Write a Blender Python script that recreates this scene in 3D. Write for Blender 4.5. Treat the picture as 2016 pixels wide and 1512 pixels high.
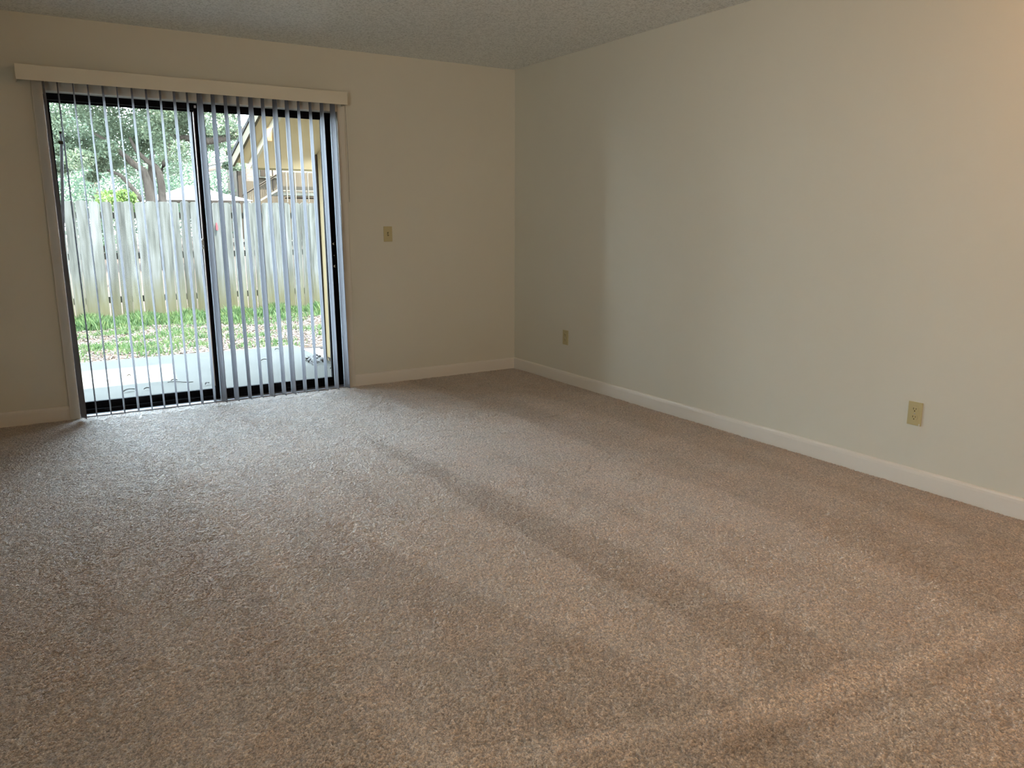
import bpy, math, random
import numpy as np
from mathutils import Matrix, Vector

# ------------------------------------------------------------------ camera, world, lights
for o in list(bpy.data.objects): bpy.data.objects.remove(o)
scene = bpy.context.scene
COL = scene.collection
random.seed(7); RNG = np.random.default_rng(7)

CAM = np.array([-3.57142, -5.66644, 1.27215]); FPX = 1539.88
YAW, PITCH, ROLL = 0.559176, 0.209229, 0.000689
fw = np.array([math.sin(YAW)*math.cos(PITCH), math.cos(YAW)*math.cos(PITCH), -math.sin(PITCH)])
r0 = np.array([math.cos(YAW), -math.sin(YAW), 0.0]); u0 = np.cross(r0, fw)
rt = r0*math.cos(ROLL)+u0*math.sin(ROLL); up = -r0*math.sin(ROLL)+u0*math.cos(ROLL)
cd = bpy.data.cameras.new('camera'); cam = bpy.data.objects.new('camera', cd); COL.objects.link(cam)
cam.matrix_world = Matrix(((rt[0], up[0], -fw[0], CAM[0]), (rt[1], up[1], -fw[1], CAM[1]), (rt[2], up[2], -fw[2], CAM[2]), (0, 0, 0, 1)))
cd.sensor_width = 36.0; cd.lens = FPX/2016*36.0; cd.clip_start = 0.05; cd.clip_end = 500
scene.camera = cam

w = bpy.data.worlds.new('overcast_sky'); scene.world = w; w.use_nodes = True
wn = w.node_tree.nodes; wl = w.node_tree.links
bg = wn['Background']; bg.inputs[1].default_value = 31.0
tc = wn.new('ShaderNodeTexCoord'); sx = wn.new('ShaderNodeSeparateXYZ'); cr = wn.new('ShaderNodeValToRGB')
wl.new(tc.outputs['Generated'], sx.inputs[0]); wl.new(sx.outputs['Z'], cr.inputs[0]); wl.new(cr.outputs[0], bg.inputs[0])
cr.color_ramp.elements[0].position = 0.0; cr.color_ramp.elements[0].color = (0.80, 0.91, 1.0, 1)
cr.color_ramp.elements[1].position = 0.9; cr.color_ramp.elements[1].color = (0.60, 0.78, 1.0, 1)

def light(name, kind, loc, energy, color, size=0.1, size_y=None, target=None, spread=None):
    d = bpy.data.lights.new(name, kind); o = bpy.data.objects.new(name, d); COL.objects.link(o)
    o.location = loc; d.energy = energy; d.color = color
    if kind == 'AREA':
        d.shape = 'RECTANGLE'; d.size = size; d.size_y = size_y or size
        if spread: d.spread = spread
    elif kind == 'SUN': d.angle = size
    else: d.shadow_soft_size = size
    if target is not None:
        o.rotation_euler = (Vector(target)-Vector(loc)).to_track_quat('-Z', 'Y').to_euler()
    return o
light('sun', 'SUN', (0, 0, 20), 95.0, (1.0, 0.95, 0.86), math.radians(1.2), target=(-0.31*20, 0.30*20, 0))
light('rear_fill', 'AREA', (-2.2, -8.0, 1.5), 4, (1.0, 0.96, 0.88), 2.4, 1.3, target=(-1.6, 0, 1.0))  # soft fill added behind the camera, no window is built there
light('side_fill', 'AREA', (-4.7, -5.6, 1.3), 20.5, (1.0, 0.98, 0.9), 0.9, 1.2, target=(0, -2.6, 2.0), spread=math.radians(98))  # fill added at the left to lift the right wall and ceiling
light('dining_lamp', 'POINT', (-0.53, -5.08, 2.36), 37, (1.0, 0.48, 0.17), 0.08)

vs = scene.view_settings
vs.view_transform = 'Standard'; vs.look = 'None'; vs.gamma = 1.0; vs.use_curve_mapping = False; vs.exposure = 0.0
scene.cycles.use_denoising = True
scene.cycles.max_bounces = 10; scene.cycles.diffuse_bounces = 6; scene.cycles.glossy_bounces = 3
scene.cycles.transparent_max_bounces = 12; scene.cycles.sample_clamp_indirect = 6.0
scene.cycles.caustics_reflective = False; scene.cycles.caustics_refractive = False

# ------------------------------------------------------------------ helpers
def onY(px, py, y):
    d = fw + rt*(px-1008)/FPX + up*(756-py)/FPX
    return CAM + d*(y-CAM[1])/d[1]
def onX(px, py, x):
    d = fw + rt*(px-1008)/FPX + up*(756-py)/FPX
    return CAM + d*(x-CAM[0])/d[0]

def mat(name, color, rough=0.6, spec=0.3, metal=0.0):
    m = bpy.data.materials.new(name); m.use_nodes = True
    b = m.node_tree.nodes['Principled BSDF']
    b.inputs['Base Color'].default_value = (*color, 1); b.inputs['Roughness'].default_value = rough
    b.inputs['Specular IOR Level'].default_value = spec; b.inputs['Metallic'].default_value = metal
    return m
def NN(m, t, **kw):
    n = m.node_tree.nodes.new(t)
    for k, v in kw.items(): setattr(n, k, v)
    return n
def LK(m, a, b): m.node_tree.links.new(a, b)
def BS(m): return m.node_tree.nodes['Principled BSDF']
def noise(m, scale, detail=4, rough=0.55, stretch=None):
    t = NN(m, 'ShaderNodeTexCoord'); n = NN(m, 'ShaderNodeTexNoise')
    n.inputs['Scale'].default_value = scale; n.inputs['Detail'].default_value = detail; n.inputs['Roughness'].default_value = rough
    if stretch:
        mp = NN(m, 'ShaderNodeMapping'); mp.inputs['Scale'].default_value = stretch
        LK(m, t.outputs['Object'], mp.inputs[0]); LK(m, mp.outputs[0], n.inputs['Vector'])
    else: LK(m, t.outputs['Object'], n.inputs['Vector'])
    return n
def ramp(m, src, stops):
    r = NN(m, 'ShaderNodeValToRGB'); LK(m, src, r.inputs[0]); e = r.color_ramp.elements
    while len(e) < len(stops): e.new(0.5)
    for i, (p, c) in enumerate(stops): e[i].position = p; e[i].color = (*c, 1)
    return r
def bump(m, src, strength, dist):
    b = NN(m, 'ShaderNodeBump'); b.inputs['Strength'].default_value = strength; b.inputs['Distance'].default_value = dist
    LK(m, src, b.inputs['Height']); LK(m, b.outputs[0], BS(m).inputs['Normal']); return b
def vary(m, amount):
    """per-object lightness variation on top of the colour already linked"""
    oi = NN(m, 'ShaderNodeObjectInfo'); mr = NN(m, 'ShaderNodeMapRange')
    mr.inputs['To Min'].default_value = 1-amount; mr.inputs['To Max'].default_value = 1+amount
    LK(m, oi.outputs['Random'], mr.inputs['Value'])
    hs = NN(m, 'ShaderNodeHueSaturation'); LK(m, mr.outputs[0], hs.inputs['Value'])
    inp = BS(m).inputs['Base Color']
    if inp.links: LK(m, inp.links[0].from_socket, hs.inputs['Color'])
    else: hs.inputs['Color'].default_value = inp.default_value
    LK(m, hs.outputs[0], inp)

class MB:
    """collects verts and faces, becomes one mesh object"""
    def __init__(s): s.v = []; s.f = []
    def add(s, vs_, fs_):
        k = len(s.v); s.v += [tuple(map(float, p)) for p in vs_]; s.f += [tuple(i+k for i in f) for f in fs_]; return s
    def box(s, a, b, bev=0.0):
        x0, y0, z0 = [min(p, q) for p, q in zip(a, b)]; x1, y1, z1 = [max(p, q) for p, q in zip(a, b)]
        if bev <= 0:
            return s.add([(x0,y0,z0),(x1,y0,z0),(x1,y1,z0),(x0,y1,z0),(x0,y0,z1),(x1,y0,z1),(x1,y1,z1),(x0,y1,z1)],
                [(0,3,2,1),(4,5,6,7),(0,1,5,4),(1,2,6,5),(2,3,7,6),(3,0,4,7)])
        import bmesh
        bm = bmesh.new(); bmesh.ops.create_cube(bm, size=1)
        for v in bm.verts: v.co = Vector(((x0+x1)/2+v.co.x*(x1-x0), (y0+y1)/2+v.co.y*(y1-y0), (z0+z1)/2+v.co.z*(z1-z0)))
        bmesh.ops.bevel(bm, geom=bm.edges[:], offset=bev, segments=2, affect='EDGES', profile=0.5)
        bm.verts.index_update(); s.add([v.co[:] for v in bm.verts], [[v.index for v in f.verts] for f in bm.faces]); bm.free(); return s
    def prism(s, prof, axis, a, b):
        """closed profile of 2D points extruded along an axis from a to b"""
        n = len(prof)
        def P(p, t): return (t, p[0], p[1]) if axis == 'x' else ((p[0], t, p[1]) if axis == 'y' else (p[0], p[1], t))
        return s.add([P(p, a) for p in prof]+[P(p, b) for p in prof],
            [tuple(range(n))[::-1], tuple(range(n, 2*n))]+[(i, (i+1) % n, n+(i+1) % n, n+i) for i in range(n)])
    def tube(s, pts, rad, n=8):
        pts = [Vector(p) for p in pts]; rad = rad if hasattr(rad, '__len__') else [rad]*len(pts); rings = []
        for i, p in enumerate(pts):
            d = (pts[min(i+1, len(pts)-1)]-pts[max(i-1, 0)]).normalized()
            a = d.cross(Vector((0.13, 0.2, 1)) if abs(d.z) < 0.9 else Vector((1, 0.1, 0))).normalized(); b = d.cross(a)
            rings.append([p+(a*math.cos(t)+b*math.sin(t))*rad[i] for t in [2*math.pi*k/n for k in range(n)]])
        fs = []
        for i in range(len(pts)-1):
            for k in range(n): fs.append((i*n+k, i*n+(k+1) % n, (i+1)*n+(k+1) % n, (i+1)*n+k))
        fs += [tuple(range(n))[::-1], tuple(range((len(pts)-1)*n, len(pts)*n))]
        return s.add([p for rr in rings for p in rr], fs)
    def build(s, name, m, parent=None, smooth=False):
        me = bpy.data.meshes.new(name); me.from_pydata(s.v, [], s.f); me.validate(); me.update()
        if smooth: me.polygons.foreach_set('use_smooth', [True]*len(me.polygons))
        me.materials.append(m); o = bpy.data.objects.new(name, me); COL.objects.link(o)
        if parent is not None: o.parent = parent
        return o
def tag(o, label=None, cat=None, group=None, kind=None):
    for k, v in (('label', label), ('category', cat), ('group', group), ('kind', kind)):
        if v: o[k] = v
    return o
def empty(name, loc=(0, 0, 0)):
    o = bpy.data.objects.new(name, None); COL.objects.link(o); o.location = loc; o.empty_display_size = 0.1; return o
def struct(o): o['kind'] = 'structure'; return o
def rel(o):
    """object built in world coordinates under a parent that only has a location"""
    if o.parent is not None and not o.parent.get('_w'):
        o.matrix_parent_inverse = Matrix.Translation(-Vector(o.parent.location))
    RELS.append(o); o['_w'] = 1
    return o
RELS = []
def fast_mesh(name, verts, faces, m, parent=None, attr=None):
    """numpy verts (n,3) and faces (k,3 or 4)"""
    me = bpy.data.meshes.new(name); k = faces.shape[1]
    me.vertices.add(len(verts)); me.vertices.foreach_set('co', verts.astype(np.float32).ravel())
    me.loops.add(faces.size); me.loops.foreach_set('vertex_index', faces.astype(np.int32).ravel())
    me.polygons.add(len(faces)); me.polygons.foreach_set('loop_start', (np.arange(len(faces))*k).astype(np.int32))
    me.polygons.foreach_set('loop_total', np.full(len(faces), k, np.int32))
    if attr:
        for an, av in attr.items():
            at = me.attributes.new(an, 'FLOAT', 'POINT'); at.data.foreach_set('value', av.astype(np.float32))
    me.update(calc_edges=True); me.materials.append(m)
    o = bpy.data.objects.new(name, me); COL.objects.link(o)
    if parent is not None: o.parent = parent
    return o

# ------------------------------------------------------------------ materials
wall_m = mat('wall_paint', (0.67, 0.65, 0.56), 0.75, 0.25)
n = noise(wall_m, 220, 3); bump(wall_m, n.outputs[0], 0.12, 0.002)
n2 = noise(wall_m, 1.3, 3); r = ramp(wall_m, n2.outputs[0], [(0.3, (0.66, 0.645, 0.555)), (0.7, (0.68, 0.665, 0.575))]); LK(wall_m, r.outputs[0], BS(wall_m).inputs['Base Color'])
ceil_m = mat('popcorn_ceiling', (0.8, 0.8, 0.78), 0.95, 0.1)
n = noise(ceil_m, 85, 5, 0.75); r = ramp(ceil_m, n.outputs[0], [(0.38, (0, 0, 0)), (0.62, (1, 1, 1))]); bump(ceil_m, r.outputs[0], 0.5, 0.007)
r2 = ramp(ceil_m, n.outputs[0], [(0.42, (0.66, 0.69, 0.68)), (0.52, (0.94, 0.97, 0.96))]); LK(ceil_m, r2.outputs[0], BS(ceil_m).inputs['Base Color'])  # pits darkened in the colour, standing in for their shadows
trim_m = mat('semigloss_trim_paint', (0.76, 0.73, 0.66), 0.38, 0.5)
n = noise(trim_m, 30, 3); bump(trim_m, n.outputs[0], 0.08, 0.002)
casing_m = mat('casing_paint', (0.70, 0.67, 0.59), 0.55, 0.3)
valance_m = mat('valance_cream', (0.70, 0.665, 0.55), 0.5, 0.35)
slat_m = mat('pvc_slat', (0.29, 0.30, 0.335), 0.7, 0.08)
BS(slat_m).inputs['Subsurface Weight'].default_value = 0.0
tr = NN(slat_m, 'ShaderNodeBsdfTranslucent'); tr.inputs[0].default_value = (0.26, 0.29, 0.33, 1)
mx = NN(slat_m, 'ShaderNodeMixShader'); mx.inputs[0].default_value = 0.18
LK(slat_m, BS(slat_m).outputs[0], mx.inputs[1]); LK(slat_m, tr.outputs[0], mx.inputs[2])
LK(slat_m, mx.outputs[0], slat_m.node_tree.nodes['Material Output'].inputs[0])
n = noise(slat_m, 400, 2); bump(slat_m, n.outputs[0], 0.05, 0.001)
black_m = mat('dark_bronze_aluminium', (0.007, 0.007, 0.008), 0.7, 0.04)
n = noise(black_m, 60, 2); r = ramp(black_m, n.outputs[0], [(0.3, (0.65,)*3), (0.7, (0.8,)*3)]); LK(black_m, r.outputs[0], BS(black_m).inputs['Roughness'])
alu_m = mat('satin_aluminium', (0.42, 0.42, 0.43), 0.4, 0.5, 0.6)
chrome_m = mat('chrome', (0.7, 0.7, 0.68), 0.2, 0.5, 0.9)
almond_m = mat('almond_plastic', (0.50, 0.44, 0.24), 0.4, 0.45)
slot_m = mat('dark_slot', (0.03, 0.022, 0.01), 0.8, 0.1)
white_m = mat('white_vinyl', (0.7, 0.7, 0.7), 0.5, 0.3)
glass_m = bpy.data.materials.new('thin_window_glass'); glass_m.use_nodes = True
gn = glass_m.node_tree.nodes; gn.remove(gn['Principled BSDF'])
tp = gn.new('ShaderNodeBsdfTransparent'); tp.inputs[0].default_value = (0.965, 0.985, 0.975, 1)
gl = gn.new('ShaderNodeBsdfGlossy'); gl.inputs['Roughness'].default_value = 0.02
fr = gn.new('ShaderNodeFresnel'); fr.inputs[0].default_value = 1.25; ms = gn.new('ShaderNodeMixShader')
LK(glass_m, fr.outputs[0], ms.inputs[0]); LK(glass_m, tp.outputs[0], ms.inputs[1]); LK(glass_m, gl.outputs[0], ms.inputs[2])
LK(glass_m, ms.outputs[0], gn['Material Output'].inputs[0])

carpet_m = mat('twist_pile_carpet', (0.3, 0.24, 0.19), 0.55, 0.8)
BS(carpet_m).inputs['Sheen Roughness'].default_value = 0.45
BS(carpet_m).inputs['Sheen Tint'].default_value = (0.92, 0.95, 1.0, 1)
na = noise(carpet_m, 230, 3, 0.6)
ra = ramp(carpet_m, na.outputs[0], [(0.33, (0.26, 0.18, 0.115)), (0.5, (0.48, 0.38, 0.28)), (0.67, (0.72, 0.61, 0.50))])
at = NN(carpet_m, 'ShaderNodeAttribute', attribute_name='lay_light'); at2 = NN(carpet_m, 'ShaderNodeAttribute', attribute_name='tuft')
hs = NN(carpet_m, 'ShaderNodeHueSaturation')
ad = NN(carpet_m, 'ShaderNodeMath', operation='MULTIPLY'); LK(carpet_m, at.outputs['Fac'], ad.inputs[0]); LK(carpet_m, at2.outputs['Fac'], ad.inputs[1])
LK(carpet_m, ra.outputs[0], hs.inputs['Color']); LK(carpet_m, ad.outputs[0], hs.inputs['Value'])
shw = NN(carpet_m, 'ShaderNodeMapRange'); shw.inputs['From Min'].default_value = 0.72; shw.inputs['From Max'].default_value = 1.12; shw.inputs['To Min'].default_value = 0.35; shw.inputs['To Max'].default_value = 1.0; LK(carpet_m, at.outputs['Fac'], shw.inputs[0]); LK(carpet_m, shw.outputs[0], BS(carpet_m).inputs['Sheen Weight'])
nb = noise(carpet_m, 5, 3); rb = ramp(carpet_m, nb.outputs[0], [(0.35, (1.04, 0.99, 0.94)), (0.65, (0.97, 1.0, 1.02))])
mm = NN(carpet_m, 'ShaderNodeMix', data_type='RGBA', blend_type='MULTIPLY'); mm.inputs[0].default_value = 1.0
LK(carpet_m, hs.outputs[0], mm.inputs[6]); LK(carpet_m, rb.outputs[0], mm.inputs[7]); LK(carpet_m, mm.outputs[2], BS(carpet_m).inputs['Base Color'])
nc = noise(carpet_m, 260, 2); bump(carpet_m, nc.outputs[0], 0.9, 0.006)

OUT_FROM = set(bpy.data.materials.keys())
def wood_mat(name, c0, c1, c2, sc=9, low=None):
    m = mat(name, c1, 0.85, 0.1)
    n = noise(m, sc, 5, 0.6, (1.0, 1.0, 0.09)); oi = NN(m, 'ShaderNodeObjectInfo'); va = NN(m, 'ShaderNodeVectorMath', operation='SCALE'); va.inputs[0].default_value = (37, 11, 53)
    LK(m, oi.outputs['Random'], va.inputs['Scale']); LK(m, va.outputs[0], n.inputs['Vector'].links[0].from_node.inputs['Location']); r = ramp(m, n.outputs[0], [(0.3, c0), (0.5, c1), (0.7, c2)])
    LK(m, r.outputs[0], BS(m).inputs['Base Color']); bump(m, n.outputs[0], 0.5, 0.006)
    if low:   # algae stain near the ground, ragged
        t = NN(m, 'ShaderNodeTexCoord'); s = NN(m, 'ShaderNodeSeparateXYZ'); LK(m, t.outputs['Object'], s.inputs[0])
        nz = noise(m, 2.2, 4, 0.6, (2.5, 1, 0.5)); a1 = NN(m, 'ShaderNodeMath', operation='MULTIPLY_ADD')
        a1.inputs[1].default_value = -0.9; LK(m, nz.outputs[0], a1.inputs[0]); LK(m, s.outputs['Z'], a1.inputs[2])
        mr = NN(m, 'ShaderNodeMapRange'); mr.inputs['From Min'].default_value = -0.25; mr.inputs['From Max'].default_value = 0.2
        mr.inputs['To Min'].default_value = 0.75; mr.inputs['To Max'].default_value = 0.0; LK(m, a1.outputs[0], mr.inputs[0])
        mix = NN(m, 'ShaderNodeMix', data_type='RGBA'); LK(m, mr.outputs[0], mix.inputs[0]); LK(m, r.outputs[0], mix.inputs[6])
        mix.inputs[7].default_value = (*low, 1); LK(m, mix.outputs[2], BS(m).inputs['Base Color'])
    return m
picket_m = wood_mat('weathered_picket', (0.07, 0.077, 0.074), (0.16, 0.175, 0.172), (0.25, 0.27, 0.29), 16, (0.13, 0.125, 0.05)); vary(picket_m, 0.26)
rail_m = wood_mat('weathered_rail', (0.08, 0.075, 0.06), (0.12, 0.11, 0.09), (0.16, 0.15, 0.13))
slab_m = mat('patio_concrete', (0.2, 0.2, 0.19), 0.9, 0.15)
n = noise(slab_m, 3.5, 6, 0.65); r = ramp(slab_m, n.outputs[0], [(0.3, (0.18, 0.178, 0.158)), (0.7, (0.25, 0.247, 0.225))]); LK(slab_m, r.outputs[0], BS(slab_m).inputs['Base Color']); n = noise(slab_m, 90, 3); bump(slab_m, n.outputs[0], 0.3, 0.004)
dirt_m = mat('leafy_dirt', (0.15, 0.12, 0.1), 0.95, 0.05)
n = noise(dirt_m, 14, 7, 0.75); r = ramp(dirt_m, n.outputs[0], [(0.32, (0.05, 0.038, 0.03)), (0.47, (0.135, 0.10, 0.085)), (0.62, (0.25, 0.21, 0.19))]); LK(dirt_m, r.outputs[0], BS(dirt_m).inputs['Base Color']); bump(dirt_m, n.outputs[0], 0.8, 0.03)
def leaf_mat(name, c0, c1, c2, sc=2.5, trans=0.45):
    m = mat(name, c1, 0.6, 0.25); n = noise(m, sc, 6, 0.8); r = ramp(m, n.outputs[0], [(0.36, c0), (0.5, c1), (0.64, c2)])
    LK(m, r.outputs[0], BS(m).inputs['Base Color']); t = NN(m, 'ShaderNodeBsdfTranslucent'); LK(m, r.outputs[0], t.inputs[0])
    x = NN(m, 'ShaderNodeMixShader'); x.inputs[0].default_value = trans
    LK(m, BS(m).outputs[0], x.inputs[1]); LK(m, t.outputs[0], x.inputs[2]); LK(m, x.outputs[0], m.node_tree.nodes['Material Output'].inputs[0]); return m
oak_leaf_m = leaf_mat('oak_leaf', (0.20, 0.30, 0.20), (0.42, 0.58, 0.38), (0.80, 0.92, 0.70), 14, 0.6)
far_leaf_m = leaf_mat('far_leaf', (0.14, 0.27, 0.19), (0.24, 0.40, 0.28), (0.42, 0.56, 0.36), 4, 0.5)
lime_leaf_m = leaf_mat('lime_leaf', (0.16, 0.34, 0.08), (0.28, 0.50, 0.12), (0.48, 0.62, 0.18), 9)
grass_m = leaf_mat('grass_blade', (0.08, 0.20, 0.07), (0.17, 0.33, 0.11), (0.32, 0.42, 0.16), 7)
litter_m = leaf_mat('leaf_litter', (0.07, 0.05, 0.04), (0.15, 0.12, 0.105), (0.27, 0.24, 0.22), 26, 0.1)
dryleaf_m = mat('dry_leaf_brown', (0.05, 0.04, 0.03), 0.8, 0.2); n = noise(dryleaf_m, 60, 3); r = ramp(dryleaf_m, n.outputs[0], [(0.3, (0.03, 0.022, 0.015)), (0.7, (0.09, 0.07, 0.05))]); LK(dryleaf_m, r.outputs[0], BS(dryleaf_m).inputs['Base Color'])
bark_m = mat('bark', (0.1, 0.08, 0.07), 0.95, 0.05); n = noise(bark_m, 8, 6, 0.7, (1, 1, 0.3)); r = ramp(bark_m, n.outputs[0], [(0.3, (0.12, 0.10, 0.09)), (0.7, (0.34, 0.29, 0.26))]); LK(bark_m, r.outputs[0], BS(bark_m).inputs['Base Color']); bump(bark_m, n.outputs[0], 1, 0.05)
stucco_m = mat('tan_exterior_panel', (0.55, 0.42, 0.22), 0.85, 0.15); n = noise(stucco_m, 5, 5); r = ramp(stucco_m, n.outputs[0], [(0.3, (0.52, 0.40, 0.21)), (0.7, (0.60, 0.47, 0.26))]); LK(stucco_m, r.outputs[0], BS(stucco_m).inputs['Base Color']); bump(stucco_m, n.outputs[0], 0.3, 0.005)
fascia_m = wood_mat('cream_fascia', (0.33, 0.29, 0.20), (0.38, 0.335, 0.24), (0.42, 0.37, 0.27), 6)
shingle_m = mat('dark_shingle', (0.035, 0.033, 0.035), 0.9, 0.1); n = noise(shingle_m, 40, 4); bump(shingle_m, n.outputs[0], 0.6, 0.01)
brown_m = wood_mat('brown_painted_wood', (0.05, 0.035, 0.025), (0.075, 0.055, 0.04), (0.1, 0.075, 0.055), 5)
siding_m = wood_mat('tan_siding', (0.15, 0.12, 0.085), (0.19, 0.155, 0.115), (0.23, 0.19, 0.145), 2)
cream_m = mat('cream_railing_paint', (0.36, 0.34, 0.27), 0.7, 0.2)
far_brick_m = mat('pale_brick', (0.4, 0.31, 0.28), 0.9, 0.1)
bt = NN(far_brick_m, 'ShaderNodeTexBrick'); bt.inputs['Scale'].default_value = 3.0; bt.inputs['Color1'].default_value = (0.36, 0.25, 0.22, 1); bt.inputs['Color2'].default_value = (0.48, 0.38, 0.35, 1); bt.inputs['Mortar'].default_value = (0.55, 0.52, 0.5, 1)
tcb = NN(far_brick_m, 'ShaderNodeTexCoord'); mpb = NN(far_brick_m, 'ShaderNodeMapping'); mpb.inputs['Rotation'].default_value = (math.pi/2, 0, 0)
LK(far_brick_m, tcb.outputs['Object'], mpb.inputs[0]); LK(far_brick_m, mpb.outputs[0], bt.inputs[0]); LK(far_brick_m, bt.outputs[0], BS(far_brick_m).inputs['Base Color'])
metalroof_m = mat('white_metal_roof', (0.62, 0.62, 0.62), 0.5, 0.4)
red_m = mat('red_ribbon', (0.5, 0.06, 0.08), 0.6, 0.2)

K_OUT = (0.180, 0.172, 0.157)
for mt in bpy.data.materials:
    if mt.name in OUT_FROM: continue
    for nd in mt.node_tree.nodes:
        if nd.type == 'VALTORGB':
            for e_ in nd.color_ramp.elements: e_.color = [c*k for c, k in zip(e_.color[:3], K_OUT)]+[1]
        elif nd.type == 'BSDF_PRINCIPLED': nd.inputs['Base Color'].default_value = [c*k for c, k in zip(nd.inputs['Base Color'].default_value[:3], K_OUT)]+[1]
        elif nd.type == 'TEX_BRICK':
            for i_ in (1, 2, 3): nd.inputs[i_].default_value = [c*k for c, k in zip(nd.inputs[i_].default_value[:3], K_OUT)]+[1]
        elif nd.type == 'MIX' and nd.data_type == 'RGBA': nd.inputs[7].default_value = [c*k for c, k in zip(nd.inputs[7].default_value[:3], K_OUT)]+[1]

ply_m = mat('brightened_plywood', (0.42, 0.33, 0.19), 0.85, 0.1); n = noise(ply_m, 3, 5); r = ramp(ply_m, n.outputs[0], [(0.3, (0.37, 0.285, 0.165)), (0.7, (0.42, 0.33, 0.20))]); LK(ply_m, r.outputs[0], BS(ply_m).inputs['Base Color'])  # lightened well above the wall panel to replace missing bounce light

rake_m = mat('brightened_rake_paint', (0.40, 0.36, 0.28), 0.8, 0.1); n = noise(rake_m, 5, 4); r = ramp(rake_m, n.outputs[0], [(0.3, (0.37, 0.33, 0.25)), (0.7, (0.43, 0.39, 0.31))]); LK(rake_m, r.outputs[0], BS(rake_m).inputs['Base Color'])  # cream fascia colour brightened for the inner board, which gets little light
bar_m = mat('grey_painted_bar', (0.30, 0.30, 0.31), 0.5, 0.2)

# ------------------------------------------------------------------ room shell
XL, YR, H, T = -4.9, -8.2, 2.44, 0.14
OX0, OX1, OZ = -3.334, -1.515, 2.014            # door opening
m = MB(); m.box((XL-T, 0, -0.02), (OX0, T, H)); m.box((OX1, 0, -0.02), (T, T, H)); m.box((OX0, 0, OZ), (OX1, T, H)); struct(m.build('wall_back', wall_m))
struct(MB().box((0, YR-T, -0.02), (T, 0, H)).build('wall_right', wall_m))
struct(MB().box((XL-T, YR-T, -0.02), (XL, 0, H)).build('wall_left', wall_m))
struct(MB().box((XL, YR-T, -0.02), (0, YR, H)).build('wall_front', wall_m))
struct(MB().box((XL-T, YR-T, H), (T, T, H+0.12)).build('ceiling', ceil_m))
struct(MB().box((XL-T, YR-T, -0.12), (T, 0.0, -0.02)).build('floor', mat('subfloor_board', (0.3, 0.24, 0.18), 0.9)))

BH = 0.088
prof = [(0, -0.012), (-0.013, -0.012), (-0.013, BH-0.022), (-0.0115, BH-0.010), (-0.008, BH-0.003), (-0.003, BH), (0, BH)]
struct(MB().prism(prof, 'x', XL, -3.391).build('baseboard_back_left', trim_m))
struct(MB().prism(prof, 'x', -1.458, 0).build('baseboard_back_right', trim_m))
struct(MB().prism(prof, 'y', YR, -0.013).build('baseboard_right', trim_m))
struct(MB().prism([(XL-p[0], p[1]) for p in prof][::-1], 'y', YR, -0.013).build('baseboard_left', trim_m))
def casing(name, x0, x1, z0, z1): struct(MB().box((x0, -0.016, z0), (x1, 0.0, z1), 0.003).build(name, casing_m))
casing('trim_1', -3.391, OX0, -0.012, OZ+0.056); casing('trim_2', OX1, -1.459, -0.012, OZ+0.056); casing('trim_3', OX0, OX1, OZ, OZ+0.056)

# ------------------------------------------------------------------ sliding glass door
door = struct(empty('door_1', ((OX0+OX1)/2, 0.11, 0)))
def P(mb, name, m_, par, smooth=False): return rel(mb.build(name, m_, par, smooth))
FY0, FY1 = 0.08, 0.17
f = MB(); f.box((OX0, FY0, OZ-0.038), (OX1, FY1, OZ)); f.box((OX0, FY0, 0.0), (OX0+0.017, FY1, OZ-0.038)); f.box((OX1-0.03, FY0, 0.0), (OX1, FY1, OZ-0.038))
f.box((OX0+0.017, FY0, -0.012), (OX1-0.03, FY1, 0.028)); P(f, 'outer_frame', black_m, door)
P(MB().box((OX0, 0.0, -0.03), (OX1, FY0, 0.004), 0.002), 'threshold', alu_m, door)
def panel(name, x0, x1, y0, y1, sl, sr, zb=0.028, zt=OZ-0.036):
    e = empty(name); e.parent = door; e.location = (0, 0, 0); rel(e)
    q = MB(); q.box((x0, y0, zb), (x0+sl, y1, zt), 0.002); q.box((x1-sr, y0, zb), (x1, y1, zt), 0.002)
    q.box((x0+sl, y0, zb), (x1-sr, y1, zb+0.042), 0.002); q.box((x0+sl, y0, zt-0.012), (x1-sr, y1, zt), 0.002)
    k = P(q, 'sash', black_m, e); ym = (y0+y1)/2
    P(MB().box((x0+sl-0.004, ym-0.002, zb+0.038), (x1-sr+0.004, ym+0.002, zt-0.008)), 'glass_pane', glass_m, e)
    return e
slide = panel('sliding_panel', -2.468, OX1-0.028, 0.088, 0.116, 0.052, 0.062)
fixed = panel('fixed_panel', OX0+0.016, -2.43, 0.128, 0.156, 0.018, 0.05)
P(MB().box((-2.474, 0.080, 0.10), (-2.469, 0.110, 1.96)), 'lit_stile_side', mat('tan_lit_side', (0.28, 0.22, 0.18), 0.7), door)  # tan strip painting the lit side face of the meeting stile
h = MB(); h.box((-2.490, 0.076, 1.062), (-2.470, 0.100, 1.078), 0.003); h.box((-2.492, 0.072, 1.084), (-2.470, 0.094, 1.118), 0.004); h.box((-2.484, 0.074, 1.118), (-2.472, 0.092, 1.132), 0.003)
P(h, 'latch', mat('clear_cream_latch', (0.62, 0.6, 0.5), 0.25, 0.5), door)
for (px, py) in ((657, 480), (659, 524)):
    c = onY(px, py, 0.086); a = [2*math.pi*k/12 for k in range(12)]
    q = MB(); q.tube([(c[0], 0.089, c[2]), (c[0], 0.083, c[2])], 0.0085, 12); s_ = P(q, 'keeper_screw', chrome_m, door)
    P(MB().tube([(c[0], 0.085, c[2]), (c[0], 0.0825, c[2])], 0.004, 8), 'screw_socket', slot_m, s_)
c = onY(658, 503, 0.086); P(MB().tube([(c[0], 0.089, c[2]), (c[0], 0.0865, c[2])], 0.004, 8), 'lock_hole', alu_m, door)
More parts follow.
